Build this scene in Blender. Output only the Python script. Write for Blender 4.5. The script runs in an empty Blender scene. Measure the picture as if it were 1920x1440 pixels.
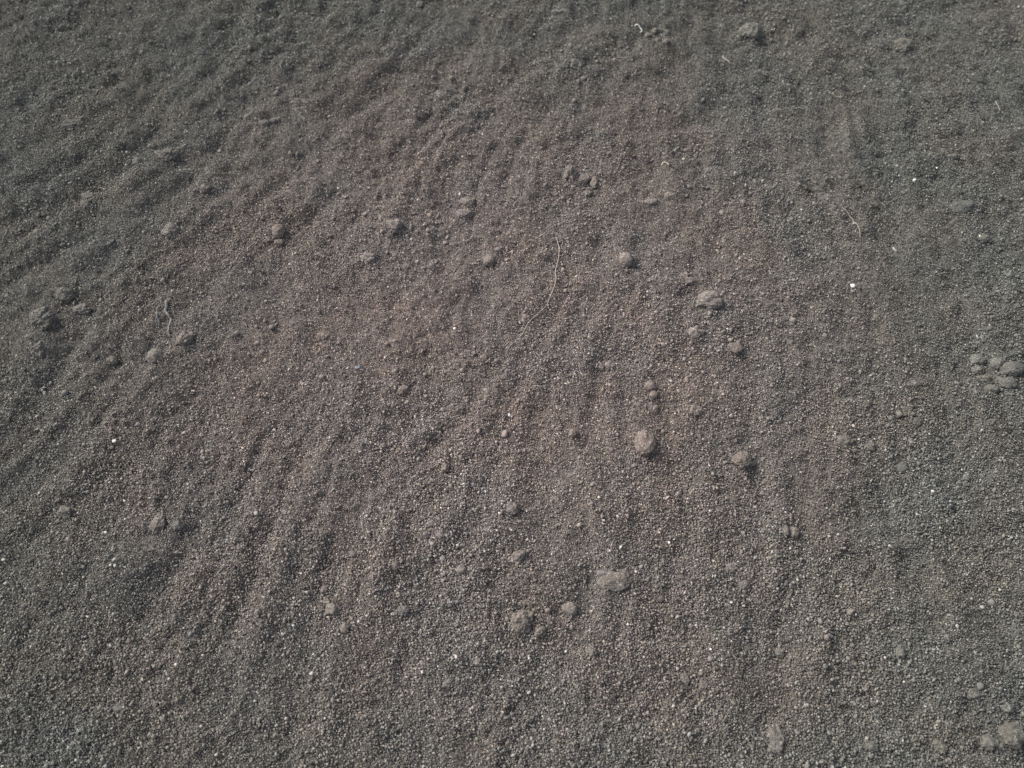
import bpy, math, random
import numpy as np
from mathutils import Vector, noise as mnoise, Matrix

C = bpy.context.scene.collection
scene = bpy.context.scene
R = math.radians
random.seed(7)
rng = np.random.default_rng(11)

# ------------------------------------------------------------------ camera
TILT = R(26.0)            # angle of the view from straight down
DIST = 0.45               # metres from lens to the middle of the picture
HFOV = R(65.0)
cd = bpy.data.cameras.new('camera')
cam = bpy.data.objects.new('camera', cd); C.objects.link(cam)
CAM = Vector((0, -DIST*math.sin(TILT), DIST*math.cos(TILT)))
cam.location = CAM
cam.rotation_euler = (TILT, 0, 0)
cd.sensor_width = 36; cd.angle = HFOV
cd.clip_start = 0.01; cd.clip_end = 200
cd.dof.use_dof = True
cd.dof.focus_distance = DIST*0.97
cd.dof.aperture_fstop = 9.5
scene.camera = cam

# ------------------------------------------------------------------ sky and sun
SUN_EL, SUN_AZ = R(41), R(-60)      # azimuth measured from +y, negative = to the left
w = bpy.data.worlds.new('World'); scene.world = w; w.use_nodes = True
nt = w.node_tree
sky = nt.nodes.new('ShaderNodeTexSky'); sky.sky_type = 'NISHITA'; sky.sun_disc = False
sky.sun_elevation = SUN_EL; sky.sun_rotation = SUN_AZ; sky.dust_density = 4.0; sky.air_density = 1.0
nt.nodes['Background'].inputs[1].default_value = 0.08
hs = nt.nodes.new('ShaderNodeHueSaturation'); hs.inputs['Saturation'].default_value = 0.42   # thin overcast
nt.links.new(sky.outputs[0], hs.inputs['Color']); nt.links.new(hs.outputs[0], nt.nodes['Background'].inputs[0])
sd = bpy.data.lights.new('sun', 'SUN'); sd.energy = 1.5; sd.angle = R(24); sd.color = (1.0, 0.93, 0.85)
sun = bpy.data.objects.new('sun', sd); C.objects.link(sun)
dirv = Vector((math.sin(SUN_AZ)*math.cos(SUN_EL), math.cos(SUN_AZ)*math.cos(SUN_EL), math.sin(SUN_EL)))
sun.rotation_euler = dirv.to_track_quat('Z', 'Y').to_euler()
scene.view_settings.view_transform = 'Standard'
scene.view_settings.look = 'None'
scene.view_settings.exposure = 1.24
scene.view_settings.gamma = 1.0

# ------------------------------------------------------------------ pixel -> ground
F = 960/math.tan(HFOV/2)
def at(px, py):
    """point of the photograph (1920 x 1440) -> point on the level z = 0"""
    d = Vector(((px-960)/F, -(py-720)/F, -1))
    c, s = math.cos(TILT), math.sin(TILT)
    d = Vector((d.x, d.y*c - d.z*s, d.y*s + d.z*c))
    t = -CAM.z/d.z
    return CAM.x+d.x*t, CAM.y+d.y*t
def mpp(px, py):
    """metres per photo pixel at that point"""
    x, y = at(px, py)
    fwd = Vector((0, math.sin(TILT), -math.cos(TILT)))
    return (Vector((x, y, 0))-CAM).dot(fwd)/F

# ------------------------------------------------------------------ noise
def vnoise(x, y, seed):
    xi = np.floor(x).astype(np.int64); yi = np.floor(y).astype(np.int64)
    fx = x-xi; fy = y-yi
    ux = fx*fx*fx*(fx*(fx*6-15)+10); uy = fy*fy*fy*(fy*(fy*6-15)+10)
    def h(a, b):
        n = (a*374761393 + b*668265263 + seed*974634777) & 0xffffffff
        n = ((n ^ (n >> 13))*1274126177) & 0xffffffff
        n = n ^ (n >> 16)
        ang = (n & 0xffff)/65536.0*2*np.pi
        return np.cos(ang), np.sin(ang)
    def g(a, b, dx, dy):
        c, s = h(a, b); return c*dx+s*dy
    v00 = g(xi, yi, fx, fy); v10 = g(xi+1, yi, fx-1, fy)
    v01 = g(xi, yi+1, fx, fy-1); v11 = g(xi+1, yi+1, fx-1, fy-1)
    return ((v00*(1-ux)+v10*ux)*(1-uy)+(v01*(1-ux)+v11*ux)*uy)*1.5

# raked streaks fan out from a point beyond the top of the photograph
FX, FY = at(1300, -450)

# broad humps and hollows seen in the sand: px, py, radius px (x, y), height mm
RELIEF = [
    (880, 560, 330, 420, 3.0), (700, 640, 90, 160, 0.8), (830, 300, 60, 110, 0.9),
    (1240, 560, 130, 150, 0.9), (1090, 120, 120, 40, 0.8), (560, 150, 160, 50, 0.7),
    (180, 330, 120, 60, 0.8), (100, 620, 70, 90, 1.3), (430, 70, 22, 34, -2.0), (395, 60, 22, 40, 1.4),
    (1600, 70, 20, 24, -2.2), (1560, 85, 26, 40, 1.6), (1690, 105, 30, 30, 2.2), (1745, 105, 40, 30, -1.4),
    (1297, 50, 10, 9, -2.2), (1010, 160, 130, 22, -0.9), (250, 200, 120, 26, -1.0),
    (150, 255, 40, 14, -1.2), (90, 370, 60, 20, -1.0), (640, 215, 30, 14, -1.6), (665, 192, 34, 10, 0.9),
    (1190, 250, 60, 130, -0.7), (1320, 440, 30, 120, 0.6), (1400, 700, 30, 150, -0.6),
    (400, 830, 60, 130, -0.9), (560, 830, 50, 130, -0.8), (470, 700, 40, 120, 0.7),
    (900, 1000, 300, 60, 0.9), (350, 1200, 200, 90, -1.0), (1450, 1230, 60, 200, -1.2),
    (1520, 1120, 60, 200, 0.8), (1180, 1320, 200, 40, -1.0), (1810, 1290, 14, 50, -2.2),
    (1838, 1408, 16, 10, -3.0), (1780, 1240, 40, 60, 0.9), (1890, 1380, 40, 30, 1.8),
    (1300, 760, 30, 60, 0.7), (1330, 590, 60, 50, 1.2), (1370, 640, 20, 120, -0.5),
    (1880, 700, 60, 40, 0.8), (1700, 690, 90, 120, -0.6), (1600, 900, 120, 100, 0.6),
    (1500, 320, 60, 140, -0.7), (1620, 240, 70, 90, 0.6), (1860, 445, 12, 8, -2.2), (1770, 298, 9, 7, -2.0),
    (1710, 703, 6, 6, -1.6), (1690, 790, 7, 6, -1.3), (1612, 738, 9, 9, -1.4), (755, 1020, 60, 40, 0.4),
    (210, 1262, 8, 6, -1.8), (1220, 1200, 12, 6, -1.4), (970, 1240, 8, 8, -1.6), (1150, 1090, 60, 34, 0.9),
    (1110, 1095, 12, 10, -1.6), (500, 300, 10, 6, -1.2), (640, 312, 16, 6, -1.4), (525, 180, 8, 5, -1.2),
]
RG = []
for (px, py, rx, ry, hh) in RELIEF:
    gx, gy = at(px, py); s = mpp(px, py)
    RG.append((gx, gy, rx*s, ry*s*1.2, hh/1000))

# long soft ridges (+) and furrows (-): px0, py0, px1, py1, half width px, height mm
STREAKS = [
    (650, 450, 560, 660, 32, -0.9), (795, 510, 715, 710, 24, 1.1), (885, 190, 800, 480, 24, 0.9),
    (530, 830, 400, 1010, 36, -1.0), (575, 760, 505, 1180, 30, -0.8), (640, 740, 600, 1000, 30, 0.7),
    (1260, 540, 1195, 680, 24, 1.0), (1385, 320, 1370, 720, 24, 0.9), (1410, 700, 1438, 1400, 24, -1.0),
    (1462, 1130, 1466, 1330, 16, -1.2), (1545, 1050, 1535, 1400, 28, 0.9), (1640, 230, 1700, 560, 28, -0.9),
    (1590, 250, 1640, 520, 22, 0.7), (1740, 950, 1790, 1250, 30, 0.9), (1100, 250, 1135, 480, 26, -0.7),
    (50, 440, 260, 290, 20, -1.2), (100, 520, 330, 330, 22, 1.1), (120, 140, 330, 60, 20, 0.8), (200, 170, 420, 90, 18, -0.9),
    (410, 340, 570, 180, 20, 1.0), (350, 300, 470, 190, 18, -0.9), (705, 1090, 620, 1400, 28, 0.9), (565, 1190, 540, 1400, 28, -1.1),
    (855, 880, 830, 1200, 34, 0.6), (1010, 700, 985, 900, 26, -0.6), (50, 910, 200, 720, 24, -1.0),
    (120, 1010, 260, 800, 24, 0.9), (160, 1260, 330, 1050, 28, -1.0), (60, 1380, 200, 1180, 26, 0.8),
    (300, 700, 480, 480, 26, 0.8), (400, 760, 520, 560, 24, -0.8), (1230, 330, 1225, 560, 24, -0.6),
    (1650, 620, 1660, 900, 28, -0.7), (1480, 520, 1500, 800, 26, 0.6), (1830, 480, 1860, 640, 24, 0.7),
    (1300, 900, 1310, 1150, 30, -0.6), (740, 130, 690, 300, 24, -0.7), (560, 60, 420, 160, 20, 0.8), (1000, 30, 960, 160, 24, 0.6),
    (1200, 840, 1215, 960, 16, 0.7), (1560, 120, 1590, 300, 22, 0.7),
]
SG = []
CL = []     # sand banked round each clod, filled once the clods are listed
for (a0, b0, a1, b1, ww, hh) in STREAKS:
    p, q = at(a0, b0), at(a1, b1); SG.append((*p, *q, ww*mpp((a0+a1)/2, (b0+b1)/2), hh*1.25/1000))

def height(x, y, fine=True):
    x = np.asarray(x, float); y = np.asarray(y, float)
    near = np.exp(-((x/1.2)**2+(y/1.2)**2)**2)
    z = 0.0018*vnoise(x*7+3, y*7, 1) + 0.02*(1-near)*vnoise(x*0.7, y*0.7, 21)
    dx, dy = x-FX, y-FY
    th = np.arctan2(dx, -dy); r = np.hypot(dx, dy)
    wob = 0.05*vnoise(x*9, y*9, 5)
    st = vnoise((th+wob)*26, r*6+5, 2)*0.0025
    st += vnoise((th+wob*0.6)*58, r*14, 3)*0.0018
    st += vnoise((th+wob*0.4)*97, r*22, 13)*0.0004
    z = z + st*(0.65+0.7*vnoise(x*6, y*6, 14))
    far = 0.85+0.35*np.clip((y-0.02)/0.2, 0, 1)
    z = z + vnoise(x*36, y*36, 4)*0.0027*far
    z = z + vnoise(x*85, y*85, 6)*0.0016*far
    if fine:
        z = z + vnoise(x*180, y*180, 8)*0.0012*(0.7+0.6*vnoise(x*8, y*8, 33))
        z = z + vnoise(x*400, y*400, 9)*0.0006
    for (gx, gy, rx, ry, hh) in RG:
        z = z + hh*np.exp(-(((x-gx)/rx)**2+((y-gy)/ry)**2))
    wx = x+0.006*vnoise(x*22, y*22, 51); wy = y+0.006*vnoise(x*22, y*22, 52)
    for (ax, ay, bx_, by_, ww, hh) in SG:
        ux, uy = bx_-ax, by_-ay; L = math.hypot(ux, uy); ux /= L; uy /= L
        t = (wx-ax)*ux+(wy-ay)*uy; d = (wx-ax)*uy-(wy-ay)*ux
        o_ = np.maximum(0, np.maximum(-t, t-L))
        z = z + hh*np.exp(-(d/ww)**2-(o_/(2.2*ww))**2)
    z = np.array(z)
    for (gx, gy, rx, ry, hh) in CL:
        m = (np.abs(x-gx) < 2.5*rx) & (np.abs(y-gy) < 2.5*ry)
        if m.any(): z[m] += hh*np.exp(-((x[m]-gx)/rx)**2-((y[m]-gy)/ry)**2)
    return z
def hz(x, y): return float(height(np.array([x]), np.array([y]))[0])

# ------------------------------------------------------------------ materials
def tint_nodes(nt, strength=1.0):
    """soil colour with lens vignetting painted in: bright pinkish-brown middle, darker grey-green edges (world space)"""
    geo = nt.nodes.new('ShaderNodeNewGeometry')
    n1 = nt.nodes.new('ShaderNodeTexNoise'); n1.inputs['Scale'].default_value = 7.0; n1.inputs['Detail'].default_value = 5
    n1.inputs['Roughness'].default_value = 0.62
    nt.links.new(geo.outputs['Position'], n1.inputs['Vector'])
    # vignette painted into the colour: brighter patch about 35 cm across in the middle of the ground
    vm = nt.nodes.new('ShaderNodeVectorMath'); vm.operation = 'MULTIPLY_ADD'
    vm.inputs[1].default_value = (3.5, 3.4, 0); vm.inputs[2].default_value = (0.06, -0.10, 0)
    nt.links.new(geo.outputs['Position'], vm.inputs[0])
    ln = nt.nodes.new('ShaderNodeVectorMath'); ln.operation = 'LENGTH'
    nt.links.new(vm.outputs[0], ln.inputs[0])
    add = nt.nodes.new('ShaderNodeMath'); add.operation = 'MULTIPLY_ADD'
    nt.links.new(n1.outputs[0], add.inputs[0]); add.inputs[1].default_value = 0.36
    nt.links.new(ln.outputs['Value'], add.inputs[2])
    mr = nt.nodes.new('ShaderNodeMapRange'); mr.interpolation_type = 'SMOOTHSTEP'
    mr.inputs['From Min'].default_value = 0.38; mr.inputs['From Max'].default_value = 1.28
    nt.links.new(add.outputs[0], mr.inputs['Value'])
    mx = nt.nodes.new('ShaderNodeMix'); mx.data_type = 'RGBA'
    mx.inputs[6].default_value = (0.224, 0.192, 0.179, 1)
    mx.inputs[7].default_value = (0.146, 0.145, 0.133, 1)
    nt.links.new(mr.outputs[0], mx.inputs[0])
    n2 = nt.nodes.new('ShaderNodeTexNoise'); n2.inputs['Scale'].default_value = 16.0; n2.inputs['Detail'].default_value = 3
    nt.links.new(geo.outputs['Position'], n2.inputs['Vector'])
    hue = nt.nodes.new('ShaderNodeMix'); hue.data_type = 'RGBA'; hue.blend_type = 'MULTIPLY'
    cr = nt.nodes.new('ShaderNodeValToRGB')
    cr.color_ramp.elements[0].position = 0.38; cr.color_ramp.elements[0].color = (0.94, 0.985, 1.0, 1)
    cr.color_ramp.elements[1].position = 0.62; cr.color_ramp.elements[1].color = (1.02, 1.0, 0.975, 1)
    nt.links.new(n2.outputs[0], cr.inputs[0])
    hue.inputs[0].default_value = 1
    nt.links.new(mx.outputs[2], hue.inputs[6]); nt.links.new(cr.outputs[0], hue.inputs[7])
    return geo, hue.outputs[2]

def soil_mat(name, gain=1.0, bump=0.0, bscale=900, attr=None, speck=True, rough=0.92, tone=(1, 1, 1)):
    m = bpy.data.materials.new(name); m.use_nodes = True
    nt = m.node_tree; b = nt.nodes['Principled BSDF']
    b.inputs['Roughness'].default_value = rough
    b.inputs['Specular IOR Level'].default_value = 0.25
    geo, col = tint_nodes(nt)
    mul = nt.nodes.new('ShaderNodeMix'); mul.data_type = 'RGBA'; mul.blend_type = 'MULTIPLY'; mul.inputs[0].default_value = 1
    mul.clamp_result = False
    nt.links.new(col, mul.inputs[6])
    if attr:
        a = nt.nodes.new('ShaderNodeAttribute'); a.attribute_name = attr
        nt.links.new(a.outputs['Color'], mul.inputs[7])
    else:
        v = nt.nodes.new('ShaderNodeTexVoronoi'); v.inputs['Scale'].default_value = bscale
        nt.links.new(geo.outputs['Position'], v.inputs['Vector'])
        sep = nt.nodes.new('ShaderNodeSeparateColor'); nt.links.new(v.outputs['Color'], sep.inputs[0])
        cr = nt.nodes.new('ShaderNodeValToRGB')
        e = cr.color_ramp.elements
        e[0].position = 0; e[0].color = (0.62*gain*tone[0], 0.62*gain*tone[1], 0.62*gain*tone[2], 1)
        e[1].position = 0.96; e[1].color = (1.25*gain*tone[0], 1.22*gain*tone[1], 1.2*gain*tone[2], 1)
        if speck:
            x = e.new(0.985); x.color = (1.9*gain, 1.9*gain, 1.9*gain, 1)
        nt.links.new(sep.outputs[0], cr.inputs[0]); nt.links.new(cr.outputs[0], mul.inputs[7])
    nt.links.new(mul.outputs[2], b.inputs['Base Color'])
    if bump:
        n = nt.nodes.new('ShaderNodeTexNoise'); n.inputs['Scale'].default_value = bscale*0.8; n.inputs['Detail'].default_value = 4
        n.inputs['Roughness'].default_value = 0.65
        nt.links.new(geo.outputs['Position'], n.inputs['Vector'])
        bp = nt.nodes.new('ShaderNodeBump'); bp.inputs['Strength'].default_value = 1.0; bp.inputs['Distance'].default_value = bump
        nt.links.new(n.outputs[0], bp.inputs['Height']); nt.links.new(bp.outputs[0], b.inputs['Normal'])
    return m

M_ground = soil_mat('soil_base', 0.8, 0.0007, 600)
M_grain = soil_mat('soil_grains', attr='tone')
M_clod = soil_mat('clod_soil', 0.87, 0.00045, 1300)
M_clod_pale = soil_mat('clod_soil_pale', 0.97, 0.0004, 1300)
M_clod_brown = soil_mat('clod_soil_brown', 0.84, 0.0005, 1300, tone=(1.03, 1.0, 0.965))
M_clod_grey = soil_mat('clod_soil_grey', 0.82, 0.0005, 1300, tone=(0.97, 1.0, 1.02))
def plain(name, col, rough=0.6, bscale=500, bump=0.0001, spec=0.4):
    m = bpy.data.materials.new(name); m.use_nodes = True
    nt = m.node_tree; b = nt.nodes['Principled BSDF']
    b.inputs['Roughness'].default_value = rough; b.inputs['Specular IOR Level'].default_value = spec
    geo = nt.nodes.new('ShaderNodeNewGeometry')
    n = nt.nodes.new('ShaderNodeTexNoise'); n.inputs['Scale'].default_value = bscale; n.inputs['Detail'].default_value = 3
    nt.links.new(geo.outputs['Position'], n.inputs['Vector'])
    cr = nt.nodes.new('ShaderNodeValToRGB')
    cr.color_ramp.elements[0].position = 0.3; cr.color_ramp.elements[0].color = (*[c*0.75 for c in col], 1)
    cr.color_ramp.elements[1].position = 0.7; cr.color_ramp.elements[1].color = (*[min(1, c*1.15) for c in col], 1)
    nt.links.new(n.outputs[0], cr.inputs[0]); nt.links.new(cr.outputs[0], b.inputs['Base Color'])
    bp = nt.nodes.new('ShaderNodeBump'); bp.inputs['Distance'].default_value = bump
    nt.links.new(n.outputs[0], bp.inputs['Height']); nt.links.new(bp.outputs[0], b.inputs['Normal'])
    return m
M_white = plain('white_stone', (0.56, 0.55, 0.52), 0.5)
M_cream = plain('cream_stone', (0.34, 0.33, 0.30), 0.6)
M_blue = plain('blue_grey_chip', (0.17, 0.20, 0.24), 0.35)
M_fibre = plain('dry_root', (0.38, 0.34, 0.305), 0.7)
M_fibre_dull = plain('dusty_root', (0.33, 0.29, 0.25), 0.8)
M_fibre_white = plain('white_husk', (0.50, 0.54, 0.50), 0.6)
M_twig = plain('grey_twig', (0.18, 0.182, 0.18), 0.8)
M_twig_dark = plain('dark_grey_twig', (0.115, 0.118, 0.12), 0.8)

def link(name, verts, faces, mat, smooth=True):
    me = bpy.data.meshes.new(name); me.from_pydata(verts, [], faces); me.update()
    if smooth: me.shade_smooth()
    me.materials.append(mat)
    o = bpy.data.objects.new(name, me); C.objects.link(o)
    return o
def np_mesh(name, V, Fc, mat, smooth=True):
    k = Fc.shape[1]
    me = bpy.data.meshes.new(name)
    me.vertices.add(len(V)); me.vertices.foreach_set('co', V.astype(np.float32).ravel())
    me.loops.add(Fc.size); me.loops.foreach_set('vertex_index', Fc.astype(np.int32).ravel())
    me.polygons.add(len(Fc)); me.polygons.foreach_set('loop_start', np.arange(0, Fc.size, k, dtype=np.int32))
    me.polygons.foreach_set('loop_total', np.full(len(Fc), k, dtype=np.int32))
    me.update(calc_edges=True)
    if smooth: me.shade_smooth()
    me.materials.append(mat)
    o = bpy.data.objects.new(name, me); C.objects.link(o)
    return o

# ------------------------------------------------------------------ clods (tables)
# px, py, width px, height px, style, name, label, rise
# style: s smooth, g granular, p pale, b brown, y grey
CLODS = [
 # the seven at the right edge
 (1838, 673, 32, 24, 's', 'top-left clod of the seven-clod pile at the right edge, grey and flattened'),
 (1835, 692, 24, 15, 'p', 'small pale clod on the left side of the seven-clod pile at the right edge'),
 (1867, 685, 26, 25, 's', 'round grey clod in the upper middle of the seven-clod pile'),
 (1892, 697, 42, 27, 's', 'largest clod of the seven-clod pile, smooth egg-shaped, closest to the right edge'),
 (1855, 711, 42, 21, 'b', 'long brownish clod across the middle of the seven-clod pile'),
 (1886, 723, 26, 22, 's', 'crumbly clod right below the largest one in the seven-clod pile'),
 (1858, 731, 26, 17, 's', 'lowest clod of the seven-clod pile, low and half sunk in sand'),
 # big ones
 (1207, 835, 38, 42, 's', 'largest rounded soil clod right of the centre, with a dark gap under its lower edge'),
 (1217, 728, 20, 19, 's', 'upper, larger one of two small round touching clods above the largest clod'),
 (1225, 743, 15, 15, 's', 'lower, smaller one of two small round touching clods above the largest clod'),
 (1327, 573, 44, 31, 'p', 'wide pale clod with a lit top, above right of the largest clod'),
 (1302, 627, 28, 21, 'p', 'pale knobbly clod just below the wide pale clod'),
 (1377, 657, 24, 23, 'b', 'round brownish clod right of and below the pale knobbly clod'),
 (1172, 495, 25, 27, 's', 'upright oval clod to the right of the long pale root'),
 (917, 497, 22, 20, 's', 'round clod to the left of the long pale root'),
 (743, 435, 30, 27, 'g', 'crumbly clod alone in the upper middle, left of the stacked pair'),
 (877, 384, 30, 20, 'g', 'upper crumbly clod of the stacked pair parted by a dark crack'),
 (871, 405, 33, 17, 's', 'lower smooth flat clod of the stacked pair parted by a dark crack'),
 (523, 437, 23, 27, 's', 'smooth grey upright clod of the trio at upper left of the centre'),
 (504, 453, 17, 14, 'g', 'small clod at lower left of the smooth grey upright clod'),
 (524, 457, 15, 12, 'g', 'tiny clod tucked under the smooth grey upright clod'),
 (1066, 328, 30, 34, 'g', 'tall rough clod heading the row of crumbs above the long pale root'),
 (1096, 341, 19, 17, 'g', 'second clod in the row right of the tall rough clod, dark under its edge'),
 (1114, 346, 14, 22, 'g', 'narrow tilted clod, third in the row right of the tall rough clod'),
 (1125, 330, 12, 10, 'g', 'tiny crumb at the upper right end of the row beside the tall rough clod'),
 (1101, 365, 14, 12, 'g', 'tiny crumb below the row beside the tall rough clod'),
 (1222, 381, 27, 11, 'p', 'thin wedge-shaped clod with a dark shadow below, right of the row of crumbs'),
 (1256, 370, 20, 14, 'p', 'pale oval clod at the right end of the thin wedge-shaped clod'),
 (1392, 385, 11, 11, 'p', 'little round pale pebble alone right of the pale oval clod'),
 (1290, 532, 20, 14, 'g', 'angular crumb above the wide pale clod'),
 (1284, 521, 9, 12, 'g', 'thin upright crumb touching the angular crumb above the wide pale clod'),
 (1143, 689, 18, 14, 'g', 'larger of two crumbs side by side left of the two small round clods'),
 (1127, 690, 12, 12, 'g', 'smaller left one of two crumbs side by side left of the two small round clods'),
 (987, 602, 18, 16, 'g', 'crumb beside the lower bend of the long pale root'),
 (1073, 816, 13, 15, 's', 'small upright pebble left of the largest clod'),
 (1225, 768, 20, 16, 'y', 'low grey hump between the two small round clods and the largest clod'),
 (1300, 775, 24, 20, 'g', 'low crumbly hump right of the two small round clods'),
 (1391, 864, 32, 28, 'b', 'brown granular clod half buried right of the largest clod'),
 (1152, 1092, 64, 36, 'b', 'widest flat slab-like clod in the sand below the centre'),
 (1131, 1080, 26, 16, 'y', 'small smooth lobe on the upper left end of the widest flat slab-like clod'),
 (970, 1050, 32, 32, 'g', 'round granular clod left of the widest slab-like clod'),
 (960, 958, 20, 22, 'g', 'upright crumb straight above the round granular clod'),
 (1069, 1143, 27, 23, 's', 'smooth oval clod below left of the widest slab-like clod'),
 (978, 1168, 42, 38, 'g', 'large dark-rimmed granular clod at lower middle'),
 (1012, 1186, 20, 18, 'g', 'small crumb at the right foot of the large dark-rimmed granular clod'),
 (1370, 1064, 24, 18, 'g', 'flat grey crumb far right of the widest slab-like clod'),
 (1395, 1095, 20, 15, 'g', 'flat crumb just below right of the flat grey crumb'),
 (1238, 1123, 14, 12, 'y', 'small grey pebble at lower right of the widest slab-like clod'),
 (1110, 1225, 18, 20, 'g', 'upright crumb below the smooth oval clod'),
 (1284, 1273, 17, 19, 'y', 'oval grey pebble in the lower middle right, alone'),
 (1318, 1283, 14, 18, 'g', 'narrow crumb to the right of the oval grey pebble'),
 # lower left and middle
 (300, 985, 26, 38, 'b', 'tall brown clod in the lower left, with a dark notch at its left'),
 (337, 988, 18, 18, 'y', 'round grey clod right beside the tall brown clod'),
 (124, 960, 30, 24, 'y', 'soft flat grey clod near the left edge, left of the tall brown clod'),
 (225, 1332, 24, 18, 'y', 'flat grey clod near the bottom left corner'),
 (287, 1184, 16, 13, 'p', 'small pale pebble in the lower left, above the flat grey clod'),
 (292, 1320, 9, 10, 'p', 'tiny pale pebble right of the flat grey clod near the bottom left'),
 (624, 1144, 26, 24, 'p', 'pale round clod in the lower left of the middle, small pale crumb above it'),
 (612, 1127, 12, 11, 'p', 'small pale crumb above the pale round clod'),
 (607, 1105, 14, 15, 'b', 'brownish crumb topmost above the pale round clod'),
 (647, 1178, 15, 17, 's', 'small smooth upright pebble below right of the pale round clod'),
 (757, 1146, 22, 18, 'y', 'grey round clod right of the pale round clod'),
 (743, 1063, 14, 17, 'y', 'grey pebble above the grey round clod'),
 (662, 1038, 15, 11, 's', 'small flat pebble left of the grey pebble'),
 (867, 1071, 18, 16, 's', 'rounded crumb left of the round granular clod'),
 (812, 985, 18, 12, 'y', 'flat grey crumb upper left of the rounded crumb'),
 (830, 1010, 18, 16, 'g', 'knobbly crumb just below the flat grey crumb'),
 (487, 1152, 11, 12, 'p', 'tiny pale oval pebble left of the brownish crumb'),
 (898, 1243, 17, 14, 'y', 'grey crumb at the bottom left of the large dark-rimmed clod'),
 (840, 1282, 18, 14, 'g', 'low crumb near the bottom, left below the grey crumb'),
 # left
 (126, 557, 36, 28, 'y', 'rounded grey clod in the upper part of the heap of clods at the left edge'),
 (155, 581, 32, 18, 'g', 'slanting long clod right below the rounded grey clod at the left edge'),
 (86, 606, 42, 36, 'g', 'biggest clod of the heap at the left edge, lit on its left side'),
 (80, 657, 30, 32, 'g', 'lowest clod of the heap at the left edge'),
 (291, 670, 29, 30, 's', 'smooth pale-green round clod below the grey twigs'),
 (351, 641, 34, 34, 'b', 'brown round clod right of the smooth round clod, dark on its right'),
 (210, 676, 20, 17, 'b', 'small brown crumb left of the smooth round clod'),
 (133, 702, 15, 10, 'p', 'pale flat crumb below the heap of clods at the left edge'),
 (323, 437, 32, 28, 'p', 'pale clod alone in the upper left'),
 (258, 305, 15, 14, 'p', 'small pale round pebble in the upper left, left of the dark-bottomed lump'),
 (315, 299, 32, 22, 'g', 'lump with a dark lower right side, in the upper left'),
 (287, 274, 14, 11, 'p', 'small tilted crumb above left of the lump in the upper left'),
 (165, 366, 23, 14, 'g', 'flat-topped clod near the left edge, upper one of two'),
 (165, 387, 22, 18, 'g', 'dull clod under the flat-topped clod near the left edge'),
 (385, 358, 22, 20, 'g', 'dull crumb above right of the pale clod alone'),
 (140, 236, 40, 18, 'g', 'dark-bottomed long lump near the upper left edge'),
 (494, 232, 18, 18, 's', 'smooth small clod in the upper left of the middle, dark at its right'),
 (513, 226, 13, 11, 'g', 'crumb touching the right side of the smooth small clod'),
 (567, 198, 32, 15, 'g', 'flat elongated clod above right of the smooth small clod'),
 (788, 11, 13, 13, 's', 'little pebble at the top edge, left of the middle'),
 (396, 488, 14, 14, 'g', 'small crumb below right of the pale clod alone'),
 (610, 632, 26, 18, 'g', 'low hump in the middle left, above the blue-grey chip'),
 (692, 490, 26, 20, 'p', 'low pale hump below the crumbly clod alone'),
 (756, 735, 22, 19, 'b', 'half-buried smooth dome at left of the centre'),
 (835, 880, 14, 16, 'b', 'small brown pebble below right of the half-buried dome'),
 (720, 839, 12, 10, 's', 'tiny flat pebble below the half-buried dome'),
 # top and right
 (1052, 28, 30, 18, 'g', 'dark-bottomed lump near the top edge, in the middle'),
 (1078, 130, 28, 22, 'g', 'dusty lump below the dark-bottomed lump near the top edge'),
 (1405, 66, 42, 28, 'p', 'broad pale lump near the top, right of the fine crumbs'),
 (1227, 63, 14, 13, 'g', 'leftmost crumb of the fine crumbs clustered near the top edge'),
 (1241, 56, 12, 12, 'g', 'top crumb of the fine crumbs clustered near the top edge'),
 (1250, 68, 13, 12, 'y', 'right-hand crumb of the fine crumbs clustered near the top edge'),
 (1233, 79, 13, 12, 'y', 'lower crumb of the fine crumbs clustered near the top edge'),
 (1213, 72, 11, 11, 'p', 'pale crumb at the lower left of the fine crumbs near the top edge'),
 (1247, 88, 12, 11, 'g', 'bottom crumb of the fine crumbs clustered near the top edge'),
 (1800, 391, 54, 23, 'y', 'long low clod near the right edge, shadowed along its bottom'),
 (1785, 295, 22, 11, 'b', 'flat brown crumb beside a little pit near the upper right'),
 (1845, 449, 22, 14, 'b', 'brown crumb at the edge of a dark pit near the right edge'),
 (1690, 92, 34, 28, 'b', 'brown lump near the upper right corner'),
 (1716, 720, 28, 13, 'g', 'flat crumb in the right half, level with the bottom of the seven-clod pile'),
 (1718, 791, 18, 17, 'y', 'grey round crumb below the flat crumb in the right half'),
 (1580, 831, 38, 24, 'y', 'wide low grey clod in the right half, below the centre line'),
 (1631, 840, 20, 15, 'g', 'low crumb right of the wide low grey clod'),
 (1690, 876, 28, 22, 'y', 'low grey clod at lower right of the wide low grey clod'),
 (1813, 895, 14, 13, 'p', 'upper one of two pale crumbs stacked near the right edge'),
 (1808, 909, 17, 11, 'p', 'lower one of two pale crumbs stacked near the right edge'),
 (1487, 999, 20, 22, 'b', 'tilted brown oval pebble of a touching pair in the lower right'),
 (1471, 996, 16, 19, 's', 'left pebble of a touching pair in the lower right'),
 (1602, 1243, 24, 18, 'b', 'brown crumb in the lower right'),
 (1458, 1386, 30, 46, 'g', 'tall upright clod at the bottom, right of the middle'),
 (1465, 1222, 16, 17, 'y', 'small grey round pebble above the tall upright clod'),
 (1688, 1222, 18, 20, 'g', 'pointed crumb right of the brown crumb in the lower right'),
 (1893, 1380, 42, 38, 'b', 'large brown clod in the bottom right corner'),
 (1853, 1393, 30, 26, 'g', 'rough clod at the left of the large brown corner clod'),
 (1822, 1300, 26, 24, 'g', 'rough clod beside a dark crack near the bottom right corner'),
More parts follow.
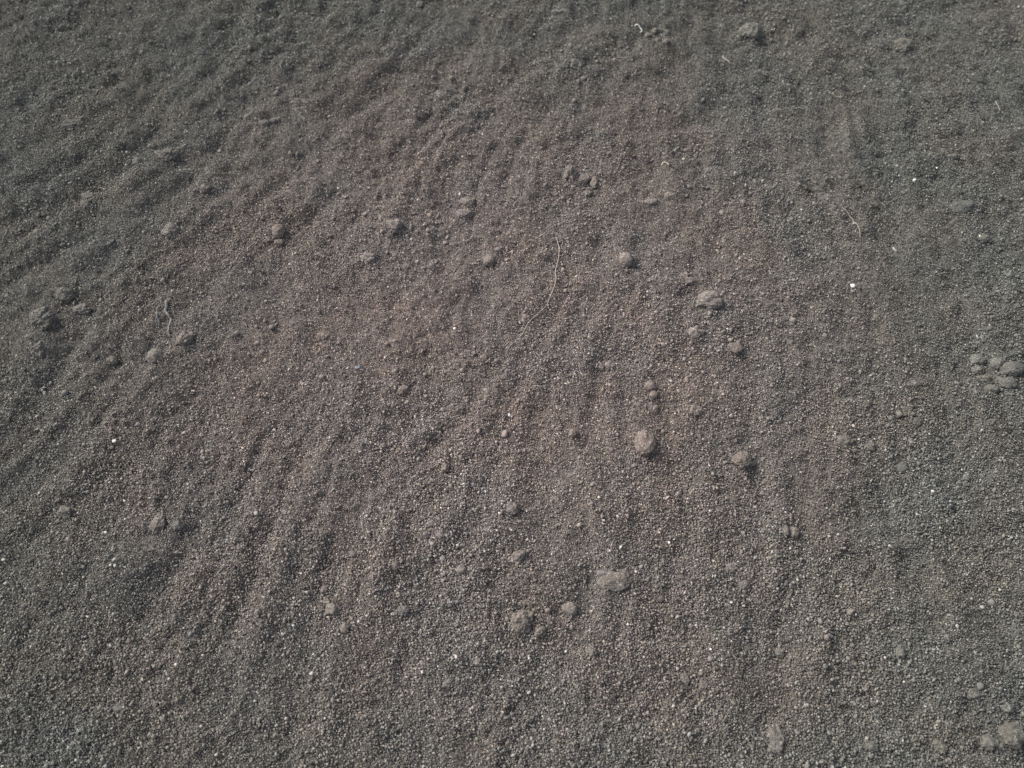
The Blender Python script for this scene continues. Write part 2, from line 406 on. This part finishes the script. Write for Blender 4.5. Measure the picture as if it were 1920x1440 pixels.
 (1888, 1328, 20, 14, 'p', 'pale crumb above the large brown corner clod'),
 (1760, 1398, 26, 22, 'g', 'low clod at the bottom edge left of the rough corner clods'),
 (1632, 1400, 20, 18, 'y', 'round grey pebble at the bottom edge in the lower right'),
]
# name, px, py, w, h, material, label
CHIPS = [
 (1598, 537, 12, 12, 'w', 'brightest white stone fragment, lone in the right half of the sand'),
 (217, 829, 12, 8, 'w', 'bright white flat fragment in the left part of the sand'),
 (483, 965, 11, 10, 'c', 'cream angular fragment in the lower left of the middle'),
 (1743, 925, 9, 7, 'w', 'white fragment near the right edge below the two stacked pale crumbs'),
 (1258, 715, 8, 8, 'c', 'cream fragment right of the two small round touching clods'),
 (1712, 341, 11, 6, 'w', 'white flake left of the long low clod in the upper right'),
 (1682, 311, 10, 7, 'c', 'cream flake above left of the white flake in the upper right'),
 (1757, 314, 5, 6, 'w', 'tiny white fragment right of the cream flake in the upper right'),
 (1837, 443, 9, 5, 'w', 'white sliver on the brown crumb beside a dark pit'),
 (1681, 463, 7, 14, 'c', 'rod-shaped cream splinter lying slanted in the right half'),
 (1255, 1017, 7, 7, 'w', 'white fragment above right of the widest flat slab-like clod'),
 (856, 1233, 7, 8, 'w', 'white fragment left of the grey crumb in the lower middle'),
 (1330, 1219, 6, 5, 'w', 'tiny white fragment above the oval grey pebble in the lower middle right'),
 (992, 1298, 12, 6, 'c', 'flat cream flake near the bottom middle'),
 (1845, 1137, 10, 9, 'c', 'cream fragment near the right edge in the lower right'),
 (1793, 1175, 8, 10, 'c', 'cream fragment below left of the one near the right edge'),
 (218, 1051, 11, 6, 'c', 'top cream flake of a trio of flakes in the lower left'),
 (210, 1061, 8, 7, 'c', 'left cream flake of a trio of flakes in the lower left'),
 (219, 1062, 8, 8, 'c', 'right cream flake of a trio of flakes in the lower left'),
 (198, 998, 6, 6, 'w', 'tiny white fragment above left of the trio of flakes'),
 (141, 1425, 9, 7, 'c', 'cream fragment at the bottom edge near the left corner'),
 (332, 1247, 7, 7, 'w', 'tiny white fragment right of and below the small pale pebble in the lower left'),
 (853, 622, 7, 7, 'w', 'small white fragment left of the root tip at the centre'),
 (955, 780, 7, 8, 'w', 'small white fragment below the tip of the long pale root'),
 (778, 780, 5, 9, 'c', 'upright cream sliver right of the half-buried dome'),
 (512, 803, 9, 6, 'c', 'slanted cream sliver in the left middle of the sand'),
 (1497, 1086, 6, 6, 'w', 'tiny white fragment below the touching pair of pebbles in the lower right'),
 (8, 1050, 10, 7, 'c', 'cream fragment touching the left edge in the lower left'),
 (672, 694, 15, 9, 'n', 'smooth blue-grey flat chip left of the centre'),
]
MATS = {'s': M_clod, 'g': M_clod, 'p': M_clod_pale, 'b': M_clod_brown, 'y': M_clod_grey}

# unit icospheres
import bmesh
def ico(sub):
    bm = bmesh.new(); bmesh.ops.create_icosphere(bm, subdivisions=sub, radius=1)
    V = np.array([v.co[:] for v in bm.verts]); Fc = np.array([[v.index for v in f.verts] for f in bm.faces]); bm.free()
    return V, Fc
ICO = {k: ico(k) for k in (1, 2, 4, 5)}
ICO[0] = (np.array([(1, 0, 0), (-1, 0, 0), (0, 1, 0), (0, -1, 0), (0, 0, 1), (0, 0, -1)], float),
          np.array([(0, 2, 4), (2, 1, 4), (1, 3, 4), (3, 0, 4), (2, 0, 5), (1, 2, 5), (3, 1, 5), (0, 3, 5)]))

for row in CLODS:
    cx_, cy_ = at(row[0], row[1]); s_ = mpp(row[0], row[1]); a_ = row[2]/2*s_; b_ = row[3]/2*s_*1.1
    CL.append((cx_, cy_, a_*1.35, b_*1.35, 0.22*min(a_, b_)))
EXCL = []       # ellipses kept free of loose grains
def clod(px, py, pw, ph, style, label, k):
    s = mpp(px, py); x, y = at(px, py)
    a = pw/2*s*1.04; b = ph/2*s*1.10; c = 0.86*min(a, b)
    if pw > 60: c *= 0.7
    sub = 5 if max(pw, ph) > 30 else 4
    V, Fc = ICO[sub]
    off = Vector((k*7.3, k*3.1, k*1.7))
    rough = {'s': 0.10, 'g': 0.24, 'p': 0.18, 'b': 0.17, 'y': 0.16}[style]
    lump = {'s': 0.22, 'g': 0.42, 'p': 0.36, 'b': 0.32, 'y': 0.32}[style]
    out = []
    fine = 0.20/1000/min(a, b)
    for v in V:
        p = Vector(v)
        r = 1 + lump*mnoise.noise(p*1.3+off) + rough*mnoise.noise(p*3.4+off)
        r += rough*0.55*mnoise.noise(p*7.5+off)
        r += fine*1.6*mnoise.noise(p*(max(a, b)*1000*2.2)+off) + fine*mnoise.noise(p*(max(a, b)*1000*4.5)+off)
        out.append((p.x*a*r, p.y*b*r, p.z*c*r))
    rz = 0.0
    z0 = hz(x, y)
    sink = {'s': 0.22, 'g': -0.02, 'p': 0.0, 'b': 0.0, 'y': -0.08}[style]
    low = any(q in label.split() for q in ('low', 'lump', 'hump', 'dull', 'slab-like', 'flat', 'half', 'dusty', 'half-buried', 'corner', 'rough', 'brown', 'heap', 'edge,', 'broad'))
    if low and 'row' not in label and 'pile' not in label: sink -= 0.36; c *= 0.82
    o = np_mesh('soil_clod', np.array(out), Fc, MATS[style])
    lift = c*(sink-0.26) + 0.0004
    # a raised ball looks shifted away from the lens: keep it over its own footprint
    dx = (x-CAM.x)/CAM.z*lift*0.8; dy = (y-CAM.y)/CAM.z*lift*0.8
    o.location = (x-dx, y-dy, z0+lift)
    o['label'] = label; o['category'] = 'clod'; o['group'] = 'soil clods and pebbles lying on the sand'
    EXCL.append((x-dx, y-dy, a*0.84, b*0.84, c, z0+lift))
    # soil grains caked on the clod's own surface
    P = np.array(out); up = P[:, 2] > -0.25*c
    idx = np.nonzero(up)[0]
    dens = {'s': 0.16, 'g': 0.95, 'p': 0.55, 'b': 0.7, 'y': 0.55}[style]*(1.5 if low else 1)
    cnt = min(len(idx), int(dens*a*b*3.3/(0.00085**2)))
    for q in rng.choice(idx, cnt, replace=False): ON_CLOD.append((P[q, 0]*0.985+x-dx, P[q, 1]*0.985+y-dy, P[q, 2]*0.985+z0+lift))
    return o
ON_CLOD = []
for k, row in enumerate(CLODS): clod(*row, k)

def chip(px, py, pw, ph, kind, label, k):
    s = mpp(px, py); x, y = at(px, py)
    V, Fc = ICO[2]
    a = pw/2*s*0.82; b = ph/2*s*0.9; c = min(a, b)*(0.45 if kind != 'n' else 0.4)
    off = Vector((k*5.1, 2, k*1.3)); out = []
    for v in V:
        p = Vector(v); q = Vector((round(p.x*1.5)/1.5, round(p.y*1.5)/1.5, round(p.z*1.5)/1.5))
        p = p.lerp(q, 0.35)
        r = 1+0.35*mnoise.noise(p*1.6+off)
        out.append((p.x*a*r, p.y*b*r, p.z*c*r))
    o = np_mesh('stone_chip', np.array(out), Fc, {'w': M_white, 'c': M_cream, 'n': M_blue}[kind], smooth=(kind == 'n'))
    zt = hz(x, y)+0.0011
    dx = (x-CAM.x)/CAM.z*0.0011; dy = (y-CAM.y)/CAM.z*0.0011
    o.location = (x-dx, y-dy, zt)
    o.rotation_euler = (random.uniform(-.25, .25), random.uniform(-.25, .25), 0.7 if pw > ph*1.6 and kind != 'n' else 0.1)
    if 'rod-shaped' in label: o.rotation_euler = (0.1, 0, 0.5)
    o['label'] = label; o['category'] = 'stone chip'; o['group'] = 'small stone fragments on the sand'
    EXCL.append((x-dx, y-dy, a*0.8, b*0.8, c, zt))
for k, row in enumerate(CHIPS): chip(*row, k)

# ------------------------------------------------------------------ fibres and twigs
def smooth_path(P, n):
    P = [Vector(p) for p in P]
    P = [P[0]*2-P[1]] + P + [P[-1]*2-P[-2]]
    out = []
    for i in range(1, len(P)-2):
        for j in range(n):
            t = j/n
            a, b, c, d = P[i-1], P[i], P[i+1], P[i+2]
            out.append(0.5*((2*b)+(-a+c)*t+(2*a-5*b+4*c-d)*t*t+(-a+3*b-3*c+d)*t**3))
    out.append(P[-2]); return out
def fibre(name, cat, label, pts, rad, mat, taper=0.5, lift=0.0010, seed=0, group=None):
    P = []
    for (px, py) in pts:
        x, y = at(px, py); dx = (x-CAM.x)/CAM.z*lift; dy = (y-CAM.y)/CAM.z*lift
        P.append((x-dx, y-dy, hz(x, y)+lift))
    path = smooth_path(P, 7)
    for i, p in enumerate(path):
        p.z = hz(p.x, p.y)+lift+0.0004*mnoise.noise(Vector((i*0.35, seed, 0)))
        p.x += 0.00018*mnoise.noise(Vector((i*0.8, seed, 5))); p.y += 0.00018*mnoise.noise(Vector((i*0.8, seed, 9)))
    V, Fc = [], []
    n = len(path); m = 8
    for i, p in enumerate(path):
        t = (path[min(i+1, n-1)]-path[max(i-1, 0)]).normalized()
        u = t.cross(Vector((0, 0, 1))).normalized(); v = u.cross(t)
        f = i/(n-1)
        r = rad*(1-(1-taper)*f)*(1+0.22*mnoise.noise(Vector((i*0.5, seed, 1))))
        if i in (0, n-1): r *= 0.35
        for j in range(m):
            an = j/m*2*math.pi; V.append(tuple(p+(u*math.cos(an)+v*math.sin(an))*r))
    for i in range(n-1):
        for j in range(m):
            Fc.append((i*m+j, i*m+(j+1) % m, (i+1)*m+(j+1) % m, (i+1)*m+j))
    Fc.append(tuple(range(m))[::-1]); Fc.append(tuple((n-1)*m+j for j in range(m)))
    base = Vector(path[0])
    V = [tuple(Vector(q)-base) for q in V]
    o = link(name, V, Fc, mat); o.location = base
    o['label'] = label; o['category'] = cat
    if group: o['group'] = group
    return o
fibre('root_fibre', 'root', 'long thin pale root lying in a wavy curve across the middle of the sand',
      [(1043, 450), (1048, 468), (1047, 486), (1041, 513), (1042, 530), (1036, 550), (1029, 566), (1021, 581),
       (1000, 600), (988, 613), (978, 632), (965, 645), (952, 657)], 0.00027, M_fibre, 0.5, seed=1)
fibre('root_fibre', 'root', 'thin dull root hair arched downward in the upper right of the sand',
      [(1576, 392), (1588, 401), (1600, 414), (1609, 430), (1613, 448)], 0.00028, M_fibre_dull, 0.7, seed=2)
fibre('root_fibre', 'root', 'faint curled root hair close to the upper right corner',
      [(1866, 190), (1868, 197), (1871, 202), (1873, 212)], 0.00026, M_fibre_dull, 0.7, seed=3)
fibre('root_fibre', 'root', 'short straight pale fibre near the top, right of the fine crumbs',
      [(1356, 99), (1360, 106), (1366, 111), (1371, 115)], 0.00040, M_fibre, 0.7, seed=4)
fibre('root_fibre', 'root', 'thin straight faint fibre at the top right, left of the curled root hair',
      [(1558, 176), (1565, 181), (1575, 186)], 0.00026, M_fibre_dull, 0.7, seed=5)
fibre('curled_husk', 'husk', 'tiny hooked greenish-white husk near the top edge, left of the fine crumbs',
      [(1189, 51), (1195, 52), (1201, 56), (1203, 61), (1200, 62)], 0.00050, M_fibre_white, 0.8, seed=6)
fibre('root_fibre', 'root', 'small arched pale fibre below the middle of the top edge, above the pale oval clod',
      [(1240, 309), (1244, 304), (1250, 306), (1254, 312)], 0.00045, M_fibre, 0.8, seed=7)
fibre('twig', 'twig', 'forked light grey twig with a drooping end above the smooth round clod on the left',
      [(316, 567), (314, 577), (312, 585), (319, 595), (321, 606), (317, 618), (318, 632)], 0.0010, M_twig, 0.55, seed=8, lift=0.0006)
fibre('twig', 'twig', 'darker short grey twig left of the forked light grey twig',
      [(302, 576), (296, 581), (296, 595), (299, 604), (296, 613)], 0.0008, M_twig_dark, 0.6, seed=9, lift=0.0003)

# ------------------------------------------------------------------ the ground sheet
def axis(lo, hi, step, far):
    core = np.arange(lo, hi+step/2, step)
    out = []; s = step; p = hi
    while p < far: s *= 1.12; p += s; out.append(p)
    neg = []; s = step; p = lo
    while p > -far: s *= 1.12; p -= s; neg.append(p)
    return np.array(neg[::-1]+list(core)+out)
X = axis(-0.50, 0.50, 0.0010, 30); Y = axis(-0.32, 0.52, 0.0010, 30)
gx, gy = np.meshgrid(X, Y)
Z = height(gx, gy)-0.0003
V = np.stack([gx, gy, Z-0.00045], -1).reshape(-1, 3)
nx, ny = len(X), len(Y)
i = np.arange(ny-1)[:, None]*nx + np.arange(nx-1)[None, :]
Fc = np.stack([i, i+1, i+1+nx, i+nx], -1).reshape(-1, 4)
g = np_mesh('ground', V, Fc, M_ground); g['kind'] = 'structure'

# ------------------------------------------------------------------ loose grains: one mass nobody could count
def footprint(x, y, m):
    # inside the seen trapezoid grown by m metres
    (x0, y0) = at(0, 1440); (x1, y1) = at(1920, 1440); (x2, y2) = at(1920, 0); (x3, y3) = at(0, 0)
    t = (y-y0)/(y2-y0); half = x1+(x2-x1)*t
    return (np.abs(x) < half+m) & (y > y0-m) & (y < y2+m)
def scatter(step, m):
    x3, y3 = at(1920, 0); x0, y0 = at(0, 1440)
    xs = np.arange(-x3-m-.01, x3+m+.01, step); ys = np.arange(y0-m, y3+m, step*0.866)
    a, b = np.meshgrid(xs, ys); a = a+(np.arange(len(ys)) % 2)[:, None]*step/2
    a = a+rng.uniform(-.48, .48, a.shape)*step; b = b+rng.uniform(-.48, .48, b.shape)*step
    a = a.ravel(); b = b.ravel(); k = footprint(a, b, m); a, b = a[k], b[k]
    keep = np.ones(len(a), bool)
    for (ex, ey, ea, eb, ec, ez) in EXCL:
        near = (np.abs(a-ex) < ea) & (np.abs(b-ey) < eb)
        idx = np.nonzero(near)[0]
        ins = ((a[idx]-ex)/ea)**2+((b[idx]-ey)/eb)**2 < 1
        keep[idx[ins]] = False
    return a[keep], b[keep]
def quat_rot(n):
    q = rng.normal(size=(n, 4)); q /= np.linalg.norm(q, axis=1)[:, None]
    w_, x_, y_, z_ = q.T
    return np.stack([1-2*(y_*y_+z_*z_), 2*(x_*y_-z_*w_), 2*(x_*z_+y_*w_),
                     2*(x_*y_+z_*w_), 1-2*(x_*x_+z_*z_), 2*(y_*z_-x_*w_),
                     2*(x_*z_-y_*w_), 2*(y_*z_+x_*w_), 1-2*(x_*x_+y_*y_)], -1).reshape(n, 3, 3)
def grains(name, x, y, rad, up, bright, sub, smooth, jit=0.22, spread=0.24, extra=None):
    n = len(x); BV, BF = ICO[sub]; nv = len(BV)
    # a dozen irregular stones, each turned and stretched at random
    lib = []
    for q in range(24):
        r = 1+rng.normal(0, jit, nv).clip(-2*jit, 2*jit)
        lib.append(BV*r[:, None])
    lib = np.array(lib)
    sh = lib[rng.integers(0, 24, n)]                       # n, nv, 3
    ax = np.stack([rng.uniform(.75, 1.35, n), rng.uniform(.75, 1.15, n), rng.uniform(.6, 1.0, n)], -1)
    sh = sh*ax[:, None, :]*rad[:, None, None]
    sh = np.einsum('nij,nvj->nvi', quat_rot(n), sh)
    z = height(x, y)+up*rad
    if extra is not None: z[-len(extra):] = extra
    sh = sh+np.stack([x, y, z], -1)[:, None, :]
    V = sh.reshape(-1, 3)
    Fc = (BF[None]+(np.arange(n)*nv)[:, None, None]).reshape(-1, 3)
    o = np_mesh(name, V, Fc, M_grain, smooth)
    t = np.exp(rng.normal(0.02, spread, n))
    col = np.stack([t*rng.normal(1, .035, n), t, t*rng.normal(1, .04, n)], -1)
    u = rng.random(n)
    br = u < bright
    k = br.sum(); b_ = rng.uniform(1.5, 2.7, k)
    col[br] = np.stack([b_, b_*1.02, b_*1.03], -1)
    dk = u > 0.965
    col[dk] *= rng.uniform(.35, .7, dk.sum())[:, None]
    c4 = np.ones((n, nv, 4), np.float32); c4[:, :, :3] = col[:, None, :]
    at_ = o.data.attributes.new('tone', 'FLOAT_COLOR', 'POINT')
    at_.data.foreach_set('color', c4.ravel())
    o['kind'] = 'stuff'
    return o
# fine sharp grains
x, y = scatter(0.00080, 0.025)
near_ = np.clip((-y-0.02)/0.14, -0.4, 1)
r = (np.exp(rng.normal(np.log(0.00043), 0.30, len(x)))*(1+0.16*vnoise(x*16, y*16, 61)+0.16*near_)).clip(.00022, .0011)
OC = np.array(ON_CLOD)
x = np.concatenate([x, OC[:, 0]]); y = np.concatenate([y, OC[:, 1]])
r = np.concatenate([r, rng.uniform(.0002, .00042, len(OC))])
o = grains('sand', x, y, r, rng.uniform(-.35, 1.1, len(x)), 0.022, 0, False, jit=0.26, spread=0.34, extra=OC[:, 2])
n1 = len(x)
# coarser sand, gathered in drifts
x, y = scatter(0.00165, 0.03)
k = rng.random(len(x)) < (0.58+0.5*vnoise(x*17, y*17, 41)-0.35*np.clip((y-0.03)/0.2, 0, 1)+0.35*np.clip((-y-0.03)/0.12, 0, 1)); x, y = x[k], y[k]
r = np.exp(rng.normal(np.log(0.00062), 0.26, len(x)))*(1+0.22*np.clip((-y-0.03)/0.12, 0, 1)).clip(.0004, .0013)
o1 = grains('coarse_sand', x, y, r, rng.uniform(-.2, 1.0, len(x)), 0.010, 1, False, jit=0.2, spread=0.24)
x, y = scatter(0.0062, 0.03)
k = rng.random(len(x)) < (0.22+0.9*vnoise(x*14, y*14, 43)); x, y = x[k], y[k]
r = np.exp(rng.normal(np.log(0.00092), 0.26, len(x)))
o2 = grains('gravel_crumbs', x, y, r.clip(.0006, .0018), rng.uniform(-.1, .4, len(x)), 0.0, 2, True, 0.13, 0.12)
print('grains', n1, len(o1.data.vertices)//12, len(x))
